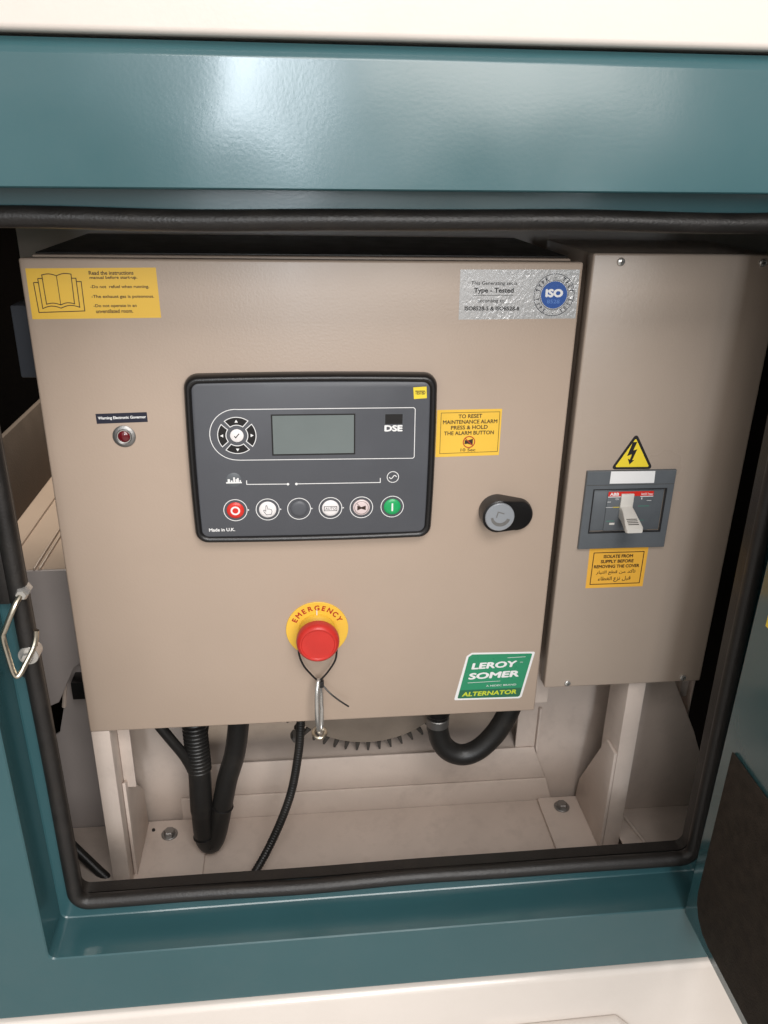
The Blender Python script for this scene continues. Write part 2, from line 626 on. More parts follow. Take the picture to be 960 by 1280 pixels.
# wire catch on the left jamb
lt = thing("wire_door_catch", "bent zinc wire catch with nuts on the left edge of the hatch", "latch", (0.0, -0.128, 0.20))
wp = [(4, 246, -132), (0, 240, -141), (-9, 221, -146), (-12, 213, -146), (-10.5, 195, -147), (-8.5, 178, -147), (-5, 175, -146), (0, 183, -141), (6, 194, -134), (8.5, 202, -131), (9.5, 209, -130)]
obj("wire", sweep(smooth_path([M3(x, z, y) for x, z, y in wp], 5), 0.0024, 10), ZINC, lt)
obj("nut", lathe(4, 246, [(5.6, -121), (5.8, -133), (4.2, -136)], 6), CHROME, lt)
nb = lathe(0.5, 186, [(8.6, -121), (8.6, -133.5), (8.2, -134)], 28)
lathe(0.5, 186, [(5.2, -134), (5.2, -138), (4.4, -139)], 6, nb)
obj("nut", nb, CHROME, lt)

# ================================================================== BASE FRAME AND INSIDE
bf = thing("base_frame", "beige painted steel base frame with posts and gussets under the cabinets", "frame", (0.3, 0.1, -0.24))


def part(name, bm, m=None, ang=30):
    return obj(name, bm, m or FRAME, bf, ang=ang)


part("rail", box(-0.20, 0.75, -0.085, 0.1130, -0.262, -0.240, 0.001))
part("mounting_plate", box(0.018, 0.104, -0.08, 0.110, -0.2395, -0.2340, 0.0012))
part("mounting_plate", box(0.556, 0.636, -0.08, 0.110, -0.2395, -0.2340, 0.0012))
# cross member behind the rail with a folded crease
part("cross_member", prism([(x, 0.1135, z) for x, z in ((0.068, -0.262), (0.582, -0.262), (0.5775, -0.240), (0.5665, -0.2035), (0.068, -0.2035))], (0, 0.004, 0), 0.0012))
part("cross_member", prism([(x, 0.1155, z) for x, z in ((0.100, -0.2030), (0.5660, -0.2030), (0.549, -0.160), (0.5455, -0.150), (0.100, -0.150))], (0, 0.003, 0), 0.0012))
part("top_flange", box(0.100, 0.546, 0.1180, 0.215, -0.1560, -0.1530, 0.0008))
part("end_flange", prism([(x, 0.1125, z) for x, z in ((0.5465, -0.150), (0.5500, -0.160), (0.5500, -0.085), (0.5465, -0.085))], (0, 0.006, 0), 0.0008))
part("rear_sheet", box(-0.06, 0.78, 0.300, 0.304, -0.31, 0.16), LILAC)
part("tie_bracket", box(0.5030, 0.5250, 0.030, 0.052, -0.012, 0.050, 0.001))
part("stop_tab", box(0.0985, 0.1035, 0.075, 0.112, -0.2335, -0.206, 0.001))
# posts
part("post", box(0.0003, 0.0205, 0.002, 0.045, -0.2395, -0.0005, 0.0015))
part("post_flange", box(0.0207, 0.0345, 0.030, 0.034, -0.105, -0.0005, 0.0008))
part("gusset", prism([(0.0210, y, z) for y, z in ((0.020, -0.2335), (0.105, -0.2335), (0.100, -0.170), (0.040, -0.100), (0.020, -0.090))], (0.004, 0, 0), 0.0008))
part("back_web", prism([(x, 0.1190, z) for x, z in ((0.012, -0.262), (0.1005, -0.262), (0.1005, -0.02), (0.012, -0.02))], (0, 0.004, 0), 0.0008))
part("post", box(0.6150, 0.6365, 0.012, 0.062, -0.2395, 0.029, 0.0015))
part("gusset", prism([(0.6148, y, z) for y, z in ((0.012, -0.2335), (0.110, -0.2335), (0.105, -0.200), (0.040, -0.080), (0.012, -0.080))], (-0.004, 0, 0), 0.0008))
part("back_web", prism([(x, 0.1195, z) for x, z in ((0.520, -0.262), (0.655, -0.262), (0.655, -0.02), (0.600, 0.060), (0.520, 0.060))], (0, 0.004, 0), 0.0008))
# sheet to the right of the post with its cut corner
part("side_sheet", prism([(x, 0.060, z) for x, z in ((0.636, -0.262), (0.760, -0.262), (0.757, -0.140), (0.738, -0.092), (0.698, -0.010), (0.660, 0.052), (0.636, 0.052))], (0, 0.004, 0), 0.001))
part("floor_plate", prism([(x, y, -0.218) for x, y in ((0.636, -0.080), (0.76, -0.080), (0.76, 0.0598), (0.636, 0.0598))], (0, 0, 0.003), 0.0008))
part("edge_bead", sweep([(0.652, 0.058, -0.2135), (0.668, -0.020, -0.2135), (0.676, -0.080, -0.2135)], 0.0025, 8))
part("hanger_bracket", box(0.722, 0.732, 0.085, 0.105, -0.055, 0.035, 0.001), CREAM)
part("hanger_bracket", box(0.734, 0.7365, 0.078, 0.110, -0.085, 0.035, 0.0008), FRAME)
# left: tray beside the cabinet with grooved top, its lit top shows through the gap
part("side_tray", prism([(x, 0.100, z) for x, z in ((-0.131, 0.1495), (0.0, 0.1495), (0.0, 0.050), (-0.0385, 0.0186), (-0.062, -0.030), (-0.131, -0.06))], (0, 0.004, 0), 0.001), LILAC)
part("tray_top", box(-0.131, 0.0, 0.1045, 0.80, 0.1400, 0.1494), BEIGE)
part("side_wall", box(-0.132, -0.1255, 0.101, 0.70, 0.1497, 0.262, 0.001), BROWN)
for k, x in enumerate((-0.0990, -0.0665, -0.0605)):
    part("tray_rib", box(x, x + (0.0022 if k else 0.0012), 0.101, 0.70, 0.1496, 0.1530, 0.0006), BEIGE)
part("lower_side_sheet", prism([(x, 0.1140, z) for x, z in ((-0.20, -0.262), (0.0115, -0.262), (0.0115, 0.035), (-0.0485, 0.035), (-0.0585, -0.033), (-0.072, -0.085), (-0.20, -0.165))], (0, 0.004, 0), 0.001), LILAC)
part("edge_strip", sweep([(-0.0610, 0.112, -0.045), (-0.0585, 0.112, -0.031), (-0.0485, 0.112, 0.035), (-0.022, 0.112, 0.036)], 0.0026, 8))
part("black_clip", box(-0.0420, -0.010, 0.090, 0.1135, -0.020, 0.004, 0.001), BLACKP)
part("rear_bulkhead", box(-0.079, 0.90, 0.262, 0.268, 0.435, 0.79), CREAM)
# bolts on the mounting plates
for i, (x, y) in enumerate(((55, 84), (585, 90))):
    b = lathe_z(x, y, [(10.5, -234), (10.5, -232.5), (9.8, -232)], 28)
    part("bolt", join(b, lathe_z(x, y, [(7.6, -232), (7.2, -227.5), (6.2, -226.5)], 6)), STEEL)
part("bolt", lathe_z(33, 93, [(2.2, -234), (2.0, -232.0)], 12), BLACKP)
b = lathe(222, -106, [(6.5, 116), (6.5, 108), (4.5, 102)], 6)
part("bolt", b, STEEL)

# alternator end disc with its toothed rim
al = thing("alternator_fan", "round alternator end plate with a rim of pointed teeth behind the cabinet", "alternator", (0.319, 0.130, -0.013))
cx, cz, cr = 319, -11.5, 127
obj("disc", lathe(cx, cz, [(cr - 1, 150), (cr, 146), (cr, 131), (cr - 2, 128), (60, 127)], 72), DISC, al)
nt_ = 56
for i in range(nt_):
    a = -math.pi / 2 + (i - nt_ / 2) * 2 * math.pi / nt_
    if abs(a + math.pi / 2) > 1.25:
        continue
    ca, sa = math.cos(a), math.sin(a)
    tp = [(cx + r * ca - t * sa, cz + r * sa + t * ca) for r, t in ((cr - 1, -3.0), (cr + 11.5, -1.2), (cr + 11.5, 1.2), (cr - 1, 3.0))]
    obj("tooth", plate(tp, 134, 6), DSTEEL, al, smooth=False)

# ================================================================== CONTROL CABINET
cc = thing("control_cabinet", "beige powder coated control cabinet with flush door below the teal header", "cabinet", (0.25, 0.10, 0.0))
obj("body", box(0.006, 0.494, 0.0185, 0.222, 0.0015, 0.5012, 0.002), BEIGE, cc)
obj("top_shade_sheet", box(0.009, 0.491, 0.0215, 0.220, 0.5013, 0.5030, 0.0006), RUBBER, cc)  # thin black sheet added so the cabinet top looks deep in shade
obj("door_gasket", box(0.004, 0.496, 0.0120, 0.0183, 0.004, 0.4985), RUBBER, cc)
obj("door", box(0, 0.5, 0, 0.0118, 0, 0.5, 0.0022, 3), BEIGE, cc)
obj("side_block", box(-0.042, 0.0055, 0.088, 0.128, 0.374, 0.446, 0.002), BGREY, cc)
obj("cable_gland", lathe_z(103, 62, [(15, 1), (15, -46), (14, -48), (14, -56), (13, -60)], 20), BLACKP, cc)
obj("cable_gland", lathe_z(160, 60, [(13, 1), (13, -8)], 16), BLACKP, cc)
obj("cable_gland", lathe_z(232, 55, [(8, 1), (8, -8), (6, -10)], 6), BLACKP, cc)
gl = obj("cable_gland", lathe_z(398, 58, [(15, 1), (15, -40), (13.4, -42), (13.4, -64)], 20), BLACKP, cc)
obj("clamp_ring", lathe_z(398, 58, [(13.5, -46), (14.3, -47), (14.3, -57), (13.5, -58)], 24), STEEL, gl)
obj("cable_gland", lathe_z(488, 55, [(13, 1), (13, -8)], 16), BLACKP, cc)
# quarter turn lock
def hull2(c0, r0, c1, r1, n=24):
    # outline round two circles (mm)
    d = Vector(c1) - Vector(c0)
    th = math.atan2(d.y, d.x)
    ph = math.acos((r0 - r1) / d.length)
    out = []
    for i in range(n + 1):
        a = th + ph + (2 * math.pi - 2 * ph) * i / n
        out.append((c0[0] + r0 * math.cos(a), c0[1] + r0 * math.sin(a), 0))
    for i in range(n + 1):
        a = th - ph + 2 * ph * i / n
        out.append((c1[0] + r1 * math.cos(a), c1[1] + r1 * math.sin(a), 1))
    return out


def lk_loop(r0, r1, y0, y1):
    return [M3(x, z, y0 if k == 0 else y1) for x, z, k in hull2((435.5, 254.0), r0, (456.5, 250.0), r1)]


lk = obj("lock", loft([lk_loop(18.0, 17.5, 0, 0), lk_loop(18.0, 17.0, -12, -5), lk_loop(17.4, 16.0, -17.0, -7.0), lk_loop(16.2, 14.5, -18.0, -8.0)]), BLACKP, cc)
obj("lock_face", lathe(435.2, 254.6, [(15.0, -17), (15.0, -19.2), (14.3, -19.9)], 36), SILVER, lk)
b = loft([[M3(x, z, -20.0) for x, z in arc(436.0, 254.8, 10.2, 185, 345, 16)], [M3(x, z, -20.0) for x, z in arc(435.6, 255.8, 7.4, 190, 340, 16)]], False, False, None, False)
stroke([(431.5, 254.5), (433, 260.5), (439.5, 258.5)], 1.1, -20.05, False, b)
obj("key_slot", b, STEEL, lk, smooth=False)

# ================================================================== BREAKER BOX
bx = thing("breaker_box", "tall narrow beige breaker box with screwed cover right of the control cabinet", "breaker box", (0.602, 0.08, 0.03))
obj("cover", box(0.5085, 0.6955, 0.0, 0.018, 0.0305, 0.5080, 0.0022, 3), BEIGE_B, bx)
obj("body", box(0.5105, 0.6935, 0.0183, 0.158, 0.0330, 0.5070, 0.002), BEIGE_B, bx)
for x, z in ((535, 500.5), (673, 500.5), (535, 36.3), (673, 36.8)):
    sc_ = obj("screw", lathe(x, z, [(3.9, 0), (3.9, -0.6), (3.4, -1.6), (2.0, -2.3)], 20), CHROME, bx)
    b = sheet(rect(x - 1.7, x + 1.7, z - 0.35, z + 0.35), -2.4)
    obj("slot", sheet(rect(x - 0.35, x + 0.35, z - 1.7, z + 1.7), -2.4, b), DSTEEL, sc_, smooth=False)

# circuit breaker
cb = thing("circuit_breaker", "grey circuit breaker with light grey toggle set into the breaker box cover", "circuit breaker", (0.574, 0.0, 0.25))
fr = []
ob, ib = rect(526.8, 621.3, 208.4, 295.9), rect(535.4, 613.7, 227.0, 276.2)
obj("frame", loft([[M3(x, z, 0) for x, z in ob], [M3(x, z, -3.6) for x, z in ob],
                   [M3(x, z, -4.2) for x, z in rect(527.4, 620.7, 209.0, 295.3)],
                   [M3(x, z, -4.2) for x, z in ib], [M3(x, z, 0.5) for x, z in ib]], False, False), GREY, cb, ang=20)
obj("window_seal", loft([[M3(x, z, -4.35) for x, z in rect(535.0, 614.1, 226.6, 276.6)], [M3(x, z, -4.35) for x, z in rect(536.4, 612.7, 228.2, 275.6)]], False, False), INKK, cb, smooth=False)
obj("seam", stroke([(527.5, 281.0), (620.6, 281.0)], 0.5, -4.3), DSTEEL, cb, smooth=False)
obj("breaker_face", plate(rect(537.0, 612.2, 228.8, 275.0), 0.4, 2.6, 0.4), GREY, cb)
obj("raised_face", plate(rect(551.5, 600.5, 228.9, 274.0), -2.2, 1.3, 0.4), GREY, cb)
yl = -3.7
rl = obj("red_label", loft([[M3(x, z, yl) for x, z in ((551.9, 268.0), (600.4, 268.0))], [M3(x, z, yl) for x, z in ((551.9, 273.2), (600.4, 273.2))]], False, False, None, False), REDB, cb, smooth=False)
text("ABB", 553.6, 268.7, 563.2, 272.2, yl - .1, WHITE, rl, bold=0.03)
text("SACE Tmax", 587.0, 269.0, 599.6, 271.2, yl - .1, WHITE, rl, bold=0.02)
for q_ in ((551.9, 565.5, 267.0, 267.8), (586.5, 600.4, 267.0, 267.8), (552.0, 555.8, 261.6, 262.1), (551.0, 558.5, 255.6, 256.0), (594.0, 599.0, 262.4, 262.8)):
    obj("white_print", sheet(rect(*q_), yl), WHITE, cb, smooth=False)
text("ON", 560.2, 264.0, 563.8, 265.9, yl, WHITE, cb)
text("I", 588.0, 264.0, 588.8, 266.2, yl, WHITE, cb, bold=0.02)
obj("yellow_print", sheet(rect(558.6, 566.0, 255.5, 256.1), yl), YELLOWT, cb, smooth=False)
for q_ in ((585.5, 597.5, 256.3, 256.8), (553.0, 562.0, 240.0, 240.4), (586.0, 594.0, 240.2, 240.6)):
    obj("green_print", sheet(rect(*q_), yl), GRN2, cb, smooth=False)
obj("arrow_mark", plate(rect(557.0, 562.5, 236.0, 238.2), yl, .3), LGREY, cb, smooth=False)
obj("arrow_mark", plate(rect(583.5, 588.5, 236.2, 238.4), yl, .6), LGREY, cb, smooth=False)
# toggle: flat root, then a paddle pointing out and down
prof = [(0, -3, 271.2, 6.3), (0, -5.0, 270.8, 6.3), (0, -6.5, 262.0, 6.3)]
tl = obj("toggle_plate", plate(rect(565.6, 579.2, 253.0, 271.0), -3.4, 2.2, 0.5), LGREY, cb)
hp = []
for (y, zt, zb, xw, xc) in ((-4.0, 257.5, 244.0, 6.4, 572.4), (-12.0, 255.8, 243.0, 6.6, 572.2), (-22.0, 251.6, 241.4, 7.6, 571.8), (-30.0, 248.0, 240.4, 8.8, 571.5), (-34.0, 246.2, 240.2, 9.0, 571.4), (-36.0, 245.0, 240.8, 8.0, 571.4)):
    lp_ = rrect(xc - xw, xc + xw, zb, zt, 1.1, 3)
    hp.append([M3(x, z, y) for x, z in lp_])
tg = obj("toggle", loft(hp), LGREY, cb, ang=40)
for k in range(4):
    y0 = -23.5 - k * 2.2
    zt = 251.6 - (abs(y0) + 0.45 - 22.0) * 0.45
    obj("grip_slot", box(0.5660, 0.5770, (y0 - 0.9) * .001, y0 * .001, (zt - 0.8) * .001, (zt + 0.35) * .001), DSTEEL, tg, smooth=False)

# blank label and stickers on the breaker box
def sticker(name, label, poly, m, y=0.0, t=0.15, part_name="backing", group=None):
    cxm = sum(p[0] for p in poly) / len(poly)
    czm = sum(p[1] for p in poly) / len(poly)
    th = thing(name, label, "sticker", M3(cxm, czm, y), group)
    obj(part_name, plate(poly, y, t), m, th, smooth=False)
    return th


t = sticker("blank_label", "blank white label strip along the top of the circuit breaker frame", [(551.3, 282.5), (598.7, 282.4), (598.2, 295.5), (551.3, 295.9)], WHITE, -4.2)
# warning triangle
tri_o = [(574.1, 335.0), (552.0, 296.6), (597.0, 296.2)]


def round_poly(poly, r, n=5):
    out = []
    m = len(poly)
    for i in range(m):
        p, a, c = Vector(poly[i]), Vector(poly[i - 1]), Vector(poly[(i + 1) % m])
        u, v = (a - p).normalized(), (c - p).normalized()
        ang = u.angle(v)
        d = r / math.tan(ang / 2)
        ctr = p + (u + v).normalized() * (r / math.sin(ang / 2))
        s, e = p + u * d - ctr, p + v * d - ctr
        a0 = math.atan2(s.y, s.x)
        da = (math.atan2(e.y, e.x) - a0 + math.pi) % (2 * math.pi) - math.pi
        for k in range(n + 1):
            q = a0 + da * k / n
            out.append((ctr.x + r * math.cos(q), ctr.y + r * math.sin(q)))
    return out


t = sticker("warning_triangle", "yellow and black triangular sticker with a lightning bolt arrow", round_poly(tri_o, 2.6), INKK, -0.02, 0.2, "border")
obj("yellow_field", sheet(round_poly([(574.1, 329.6), (556.3, 299.0), (592.5, 298.7)], 1.0), -0.4), YELLOWT, t, smooth=False)
bolt = [(571.4, 325.6), (576.0, 325.8), (573.2, 316.8), (577.2, 318.0), (573.4, 306.2), (575.8, 306.6), (571.2, 301.6), (568.6, 307.8), (570.9, 307.0), (572.2, 312.6), (567.4, 310.8)]
obj("bolt_symbol", sheet(bolt, -0.5), INKK, t, smooth=False)
# isolate label
t = sticker("isolate_supply_sticker", "amber sticker ISOLATE FROM SUPPLY BEFORE REMOVING THE COVER, English and Arabic", [(541.8, 159.2), (606.2, 159.4), (606.0, 207.4), (540.9, 207.8)], AMBER)
obj("border", stroke(rect(546.3, 601.8, 163.8, 201.8), 0.9, -0.3, True), INK, t, smooth=False)
for s, x0, x1, z0 in (("ISOLATE FROM", 557.5, 590.0, 195.2), ("SUPPLY BEFORE", 555.0, 591.5, 189.2), ("REMOVING THE COVER", 548.2, 598.8, 183.2)):
    text(s, x0, z0, x1, z0 + 3.9, -0.3, INK, t, bold=0.035)
AR1 = "\ufe97\ufe84\ufedb\ufeaa \ufee3\ufee6 \ufed7\ufec4\ufeca \ufe8d\ufedf\ufe98\ufef4\ufe8e\ufead"
AR2 = "\ufed7\ufe92\ufede \ufee7\ufeb0\ufec9 \ufe8d\ufedf\ufed0\ufec4\ufe8e\ufe80"
text(AR1[::-1], 551.5, 174.8, 595.5, 181.4, -0.3, INK, t, bold=0.012)
text(AR2[::-1], 554.5, 166.0, 591.0, 172.8, -0.3, INK, t, bold=0.012)

# ================================================================== CONTROL MODULE
cm_ = thing("control_module", "charcoal generator control module with small screen and six round push buttons in black bezel", "control panel", (0.2495, 0.0, 0.315))


def bz(i, y):
    return [M3(x, z, y) for x, z in rrect(131.8 + i, 367.4 - i, 229.8 + i, 398.6 - i, 12 - i * 0.7, 6, 1.4)]


obj("bezel", loft([bz(0, 0), bz(0, -5), bz(0.6, -8.5), bz(2.2, -11.3), bz(4.0, -12.2), bz(5.6, -11.6), bz(7.0, -10.2), bz(7.3, -9.0)], False, False), BLACKP, cm_, ang=60)
fpz = [[M3(x, z, y) for x, z in rrect(139.2 + i, 360.0 - i, 237.2 + i, 391.2 - i, 6, 6, 0.8)] for i, y in ((-1.5, -5), (-0.5, -9.2), (0.6, -9.8))]
face = obj("faceplate", loft(fpz, False, True), GREYP, cm_, ang=60)
Y = -10.0
# white outline round the display area
ol = [(346.8, 366.8 - 1.5), (345.3, 366.8)] + [(180, 366.8)] + arc(177.6, 342.0, 25.0, 92, 268, 20) + [(180, 316.8), (346.0, 315.8), (347.4, 317.3)]
obj("outline_print", stroke(ol, 0.7, Y, True), WHITE, face, smooth=False)
obj("screen_bezel", loft([[M3(x, z, y) for x, z in rect(210.2 + i, 289.6 - i, 321.0 + i, 361.6 - i)] for i, y in ((0, Y + .3), (0, Y - 0.35), (1.1, Y - 0.35), (1.3, Y - 0.1))], False, False), BLACKP, cm_, smooth=False)
obj("screen", sheet(rect(211.3, 288.5, 322.1, 360.5), Y - 0.12), LCD, cm_, smooth=False)
# logo
lg = obj("logo_tile", loft([[M3(x, z, Y) for x, z in rect(317.9, 335.0, 343.2, 360.9)]], True, False) if False else sheet(rect(318.2, 334.9, 350.8, 360.6), Y), BLACKP, face, smooth=False)
obj("logo_frame", stroke([(317.9, 350.0), (317.9, 360.9), (335.2, 360.9), (335.2, 350.0)], 0.35, Y - .1), GREY, face, smooth=False)
text("DSE", 317.6, 343.4, 335.2, 349.8, Y - .1, WHITE, face, bold=0.05)
# navigation pad
ncx, ncz = 177.8, 341.5


def sector(r0, r1, a, half, half_in=None):
    hi = half_in or half
    return arc(ncx, ncz, r1, a - half, a + half, 10) + arc(ncx, ncz, r0, a + hi, a - hi, 8)


for a in (90, 0, 270, 180):
    bt = obj("arrow_button", plate(sector(10.8, 17.3, a, 36, 31), Y, 0.5, 0.15), BLACKP, cm_, smooth=False)
    obj("button_outline", stroke(sector(10.2, 17.9, a, 38, 35), 0.7, Y - .15, True), WHITE, bt, smooth=False)
    ca, sa = math.cos(R(a)), math.sin(R(a))
    obj("arrow_symbol", sheet([(ncx + r * ca - t_ * sa, ncz + r * sa + t_ * ca) for r, t_ in ((15.6, 0), (12.8, 1.6), (12.8, -1.6))], Y - .6), WHITE, bt, smooth=False)
ct = obj("accept_button", lathe(ncx, ncz, [(6.3, Y), (6.3, Y - .7), (5.6, Y - 1.1)], 28), WBTN, cm_)
obj("tick_symbol", stroke([(175.4, 341.2), (176.6, 339.6), (180.0, 343.6)], 0.9, Y - 1.2), INKK, ct, smooth=False)
# mimic line
b = stroke([(184.6, 296.0), (184.6, 291.9), (224.0, 291.4)], 0.75, Y)
stroke([(232.5, 291.4), (314.5, 291.1), (314.5, 295.8)], 0.75, Y, False, b)
join(b, sheet(circ(224.2, 291.3, 1.3, 14), Y - .05))
join(b, sheet(circ(232.4, 291.3, 1.3, 14), Y - .05))
obj("mimic_line", b, WHITE, face, smooth=False)
# load icon (skyline) and generator icon
b = sheet(rect(165.0, 180.0, 293.2, 294.6), Y)
for x0, x1, h in ((166.6, 168.8, 297.6), (169.6, 171.2, 296.2), (172.0, 173.6, 299.4), (174.2, 175.4, 297.6), (175.6, 177.2, 298.6), (178.0, 179.2, 296.4)):
    sheet(rect(x0, x1, 294.6, h), Y, b)
obj("load_icon", b, WHITE, face, smooth=False)
obj("lamp_dome", lathe(172.4, 296.8, [(7.2, Y + .2), (6.8, Y + .02)], 24, cap0=False, cap1=True), GREY, cm_)
b = ring(326.9, 296.6, 6.0, 5.3, Y)
stroke([(326.9 + 3.6 * (k / 12 * 2 - 1), 296.6 + 1.7 * math.sin((k / 12 * 2 - 1) * math.pi)) for k in range(13)], 0.8, Y, False, b)
obj("generator_icon", b, WHITE, face, smooth=False)
# six push buttons
bx_ = [172.4, 203.7, 234.4, 265.4, 296.1, 326.9]
bm_ = [REDB, WBTN, GREYP, WBTN, PINK, GREENB]
bl_ = ["red stop button with white O", "white button with pointing hand", "plain grey blank button", "white button marked AUTO", "pale button with alarm mute symbol", "green start button with white bar"]
for i in range(6):
    x, z = bx_[i], 265.0
    pb = obj("push_button", lathe(x, z, [(8.4, Y + .2), (8.4, Y - .3), (7.7, Y - .9), (5.5, Y - 1.3), (2, Y - 1.4)], 32), bm_[i], cm_, label=bl_[i])
    rr = ring(x, z, 11.6, 10.9, Y)
    if i in (0, 1, 2, 3):
        sheet([(x + 12.0, z + 1.0), (x + 13.6, z), (x + 12.0, z - 1.0)], Y, rr)
    obj("button_ring", rr, WHITE, pb, smooth=False)
    yb = Y - 1.55
    if i == 0:
        obj("button_symbol", ring(x, z, 4.6, 2.9, yb), WHITE, pb, smooth=False)
    elif i == 1:
        hand = [(-1.6, 4.6), (-0.6, 4.8), (0.2, 0.9), (1.4, 1.2), (2.6, 0.7), (3.8, 0.3), (4.2, -1.6), (3.4, -4.6), (-1.4, -5.0), (-3.6, -1.6), (-4.0, -0.2), (-3.2, 0.2), (-1.8, -1.2)]
        obj("button_symbol", stroke([(x + u, z + v) for u, v in hand], 0.5, yb, True), GREYP, pb, smooth=False)
    elif i == 3:
        b = stroke(rect(x - 6.2, x + 6.2, z - 2.2, z + 2.2), 0.5, yb, True)
        text("AUTO", x - 5.2, z - 1.3, x + 5.2, z + 1.3, yb, INKK, pb, bm=b, name="button_symbol")
    elif i == 4:
        b = sheet([(x - 4.2, z + 2.6), (x - 4.2, z - 2.6), (x - 0.4, z - 0.9), (x + 4.2, z - 2.4), (x + 4.2, z + 2.4), (x - 0.4, z + 0.9)], yb)
        ring(x, z, 7.0, 6.6, Y - 1.12, 32, b)
        stroke([(x - 4.5, z + 4.6), (x - 1.2, z + 1.3)], 0.45, yb, False, b)
        obj("button_symbol", b, INK, pb, smooth=False)
    elif i == 5:
        obj("button_symbol", sheet(rect(x - 0.8, x + 0.8, z - 4.2, z + 4.2), yb), WHITE, pb, smooth=False)
text("Made in U.K.", 145.6, 242.6, 171.0, 246.2, Y, WHITE, face, bold=0.03)

# tested sticker lies on the module
t = sticker("tested_sticker", "tiny bright yellow TESTED sticker on the top right of the control module", [(345.2, 375.2), (357.6, 376.0), (356.8, 387.2), (344.2, 386.5)], YELLOWT, Y)
text("TESTED", 346.2, 379.6, 355.8, 383.4, Y - .3, INK, t, bold=0.03)

# ================================================================== CABINET STICKERS
t = sticker("manual_sticker", "yellow sticker with open book symbol at the top left of the cabinet door", [(4.7, 448.1), (115.9, 449.5), (115.0, 492.8), (5.0, 491.4)], YELLOW)
q = -0.3
b = stroke([(10.2, 479.6), (11.2, 454.0), (50.4, 455.4), (50.4, 480.6), (46.5, 480.6)], 0.75, q)
stroke([(14.0, 479.6), (10.2, 479.6)], 0.75, q, False, b)
pg = [(14.2, 483.0), (14.9, 457.4)] + [(14.9 + 15.6 * k / 6, 457.4 + 2.0 * math.sin(math.pi * k / 6) + 0.4 * k / 6) for k in range(1, 7)] + [(30.5 + 16 * k / 6, 457.8 + 2.0 * math.sin(math.pi * k / 6) + 0.8 * k / 6) for k in range(1, 7)] + [(46.3, 483.4), (42.6, 483.4)]
stroke(pg, 0.75, q, False, b)
stroke([(18.0, 483.0), (14.2, 483.0)], 0.75, q, False, b)
pg = [(18.0, 486.0), (18.6, 461.2)] + [(18.6 + 12 * k / 6, 461.2 + 1.2 * math.sin(math.pi * k / 6) - 0.6 * k / 6) for k in range(1, 7)] + [(30.6 + 11.8 * k / 6, 460.6 + 1.4 * math.sin(math.pi * k / 6) + 0.9 * k / 6) for k in range(1, 7)] + [(42.6, 486.8)] + [(42.6 - 12.4 * k / 6, 486.8 + 1.2 * math.sin(math.pi * k / 6) - 1.4 * k / 6) for k in range(1, 7)] + [(30.2 - 12.2 * k / 6, 485.4 + 1.2 * math.sin(math.pi * k / 6) + 0.6 * k / 6) for k in range(1, 6)]
stroke(pg, 0.75, q, True, b)
stroke([(30.2, 485.4), (30.6, 460.6)], 0.6, q, False, b)
obj("book_symbol", b, INK, t, smooth=False)
for s, x0, x1, z0 in (("Read the instructions", 57.6, 95.6, 486.2), ("manual before start-up.", 57.9, 98.5, 482.0), ("-Do not  refuel when running.", 57.6, 107.8, 474.2),
                      ("-The exhaust gas is poisonous.", 57.6, 111.4, 465.8), ("-Do not operate in an", 58.4, 95.5, 457.8), ("unventilated room.", 60.0, 92.0, 453.4)):
    text(s, x0, z0, x1, z0 + 3.4, q, INK, t, bold=0.022, slope=0.4)

t = sticker("type_test_sticker", "crinkled silver foil sticker with blue round ISO seal at the cabinet's top right corner", [(386.0, 447.8), (497.7, 449.0), (497.0, 493.4), (385.3, 492.8)], FOIL)
text("This Generating set is", 396.0, 478.4, 439.0, 482.6, q, INKK, t, bold=0.008)
text("Type - Tested", 398.8, 471.0, 436.2, 476.8, q, INKK, t, bold=0.03)
obj("underline", stroke([(398.8, 469.9), (436.0, 470.1)], 0.4, q), INKK, t, smooth=False)
text("according to", 403.0, 462.6, 428.0, 466.8, q, INKK, t, bold=0.008)
text("ISO8528-5 & ISO8528-8", 391.2, 456.2, 443.0, 460.0, q, INKK, t, bold=0.03)
so = obj("seal_disc", sheet(circ(474.8, 470.5, 12.4, 40), q), BLUE, t, smooth=False)
b = ring(474.8, 470.5, 19.3, 18.8, q, 56)
ring(474.8, 470.5, 13.6, 13.2, q, 48, b)
obj("seal_ring", b, NAVY, t, smooth=False)
text("ISO", 466.4, 468.4, 483.2, 476.0, q - .1, WHITE, so, bold=0.06)
text("8528", 468.5, 462.8, 480.6, 466.4, q - .1, PBLUE, so, bold=0.01)
text_arc("TYPE - TEST", 474.8, 470.5, 14.4, 3.6, 90, 15.0, q, NAVY, t, bold=0.04)
text_arc("TYPE - TEST", 474.8, 470.5, 18.2, 3.4, 270, 15.0, q, NAVY, t, bold=0.02, inward=True)

t = sticker("governor_label", "small black label Warning Electronic Governor above the red lamp", [(48.6, 351.6), (95.2, 352.9), (95.0, 362.4), (48.4, 361.2)], NAVY)
text("Warning Electronic Governor", 50.2, 354.9, 94.0, 358.6, q, WHITE, t, bold=0.035, slope=0.8)

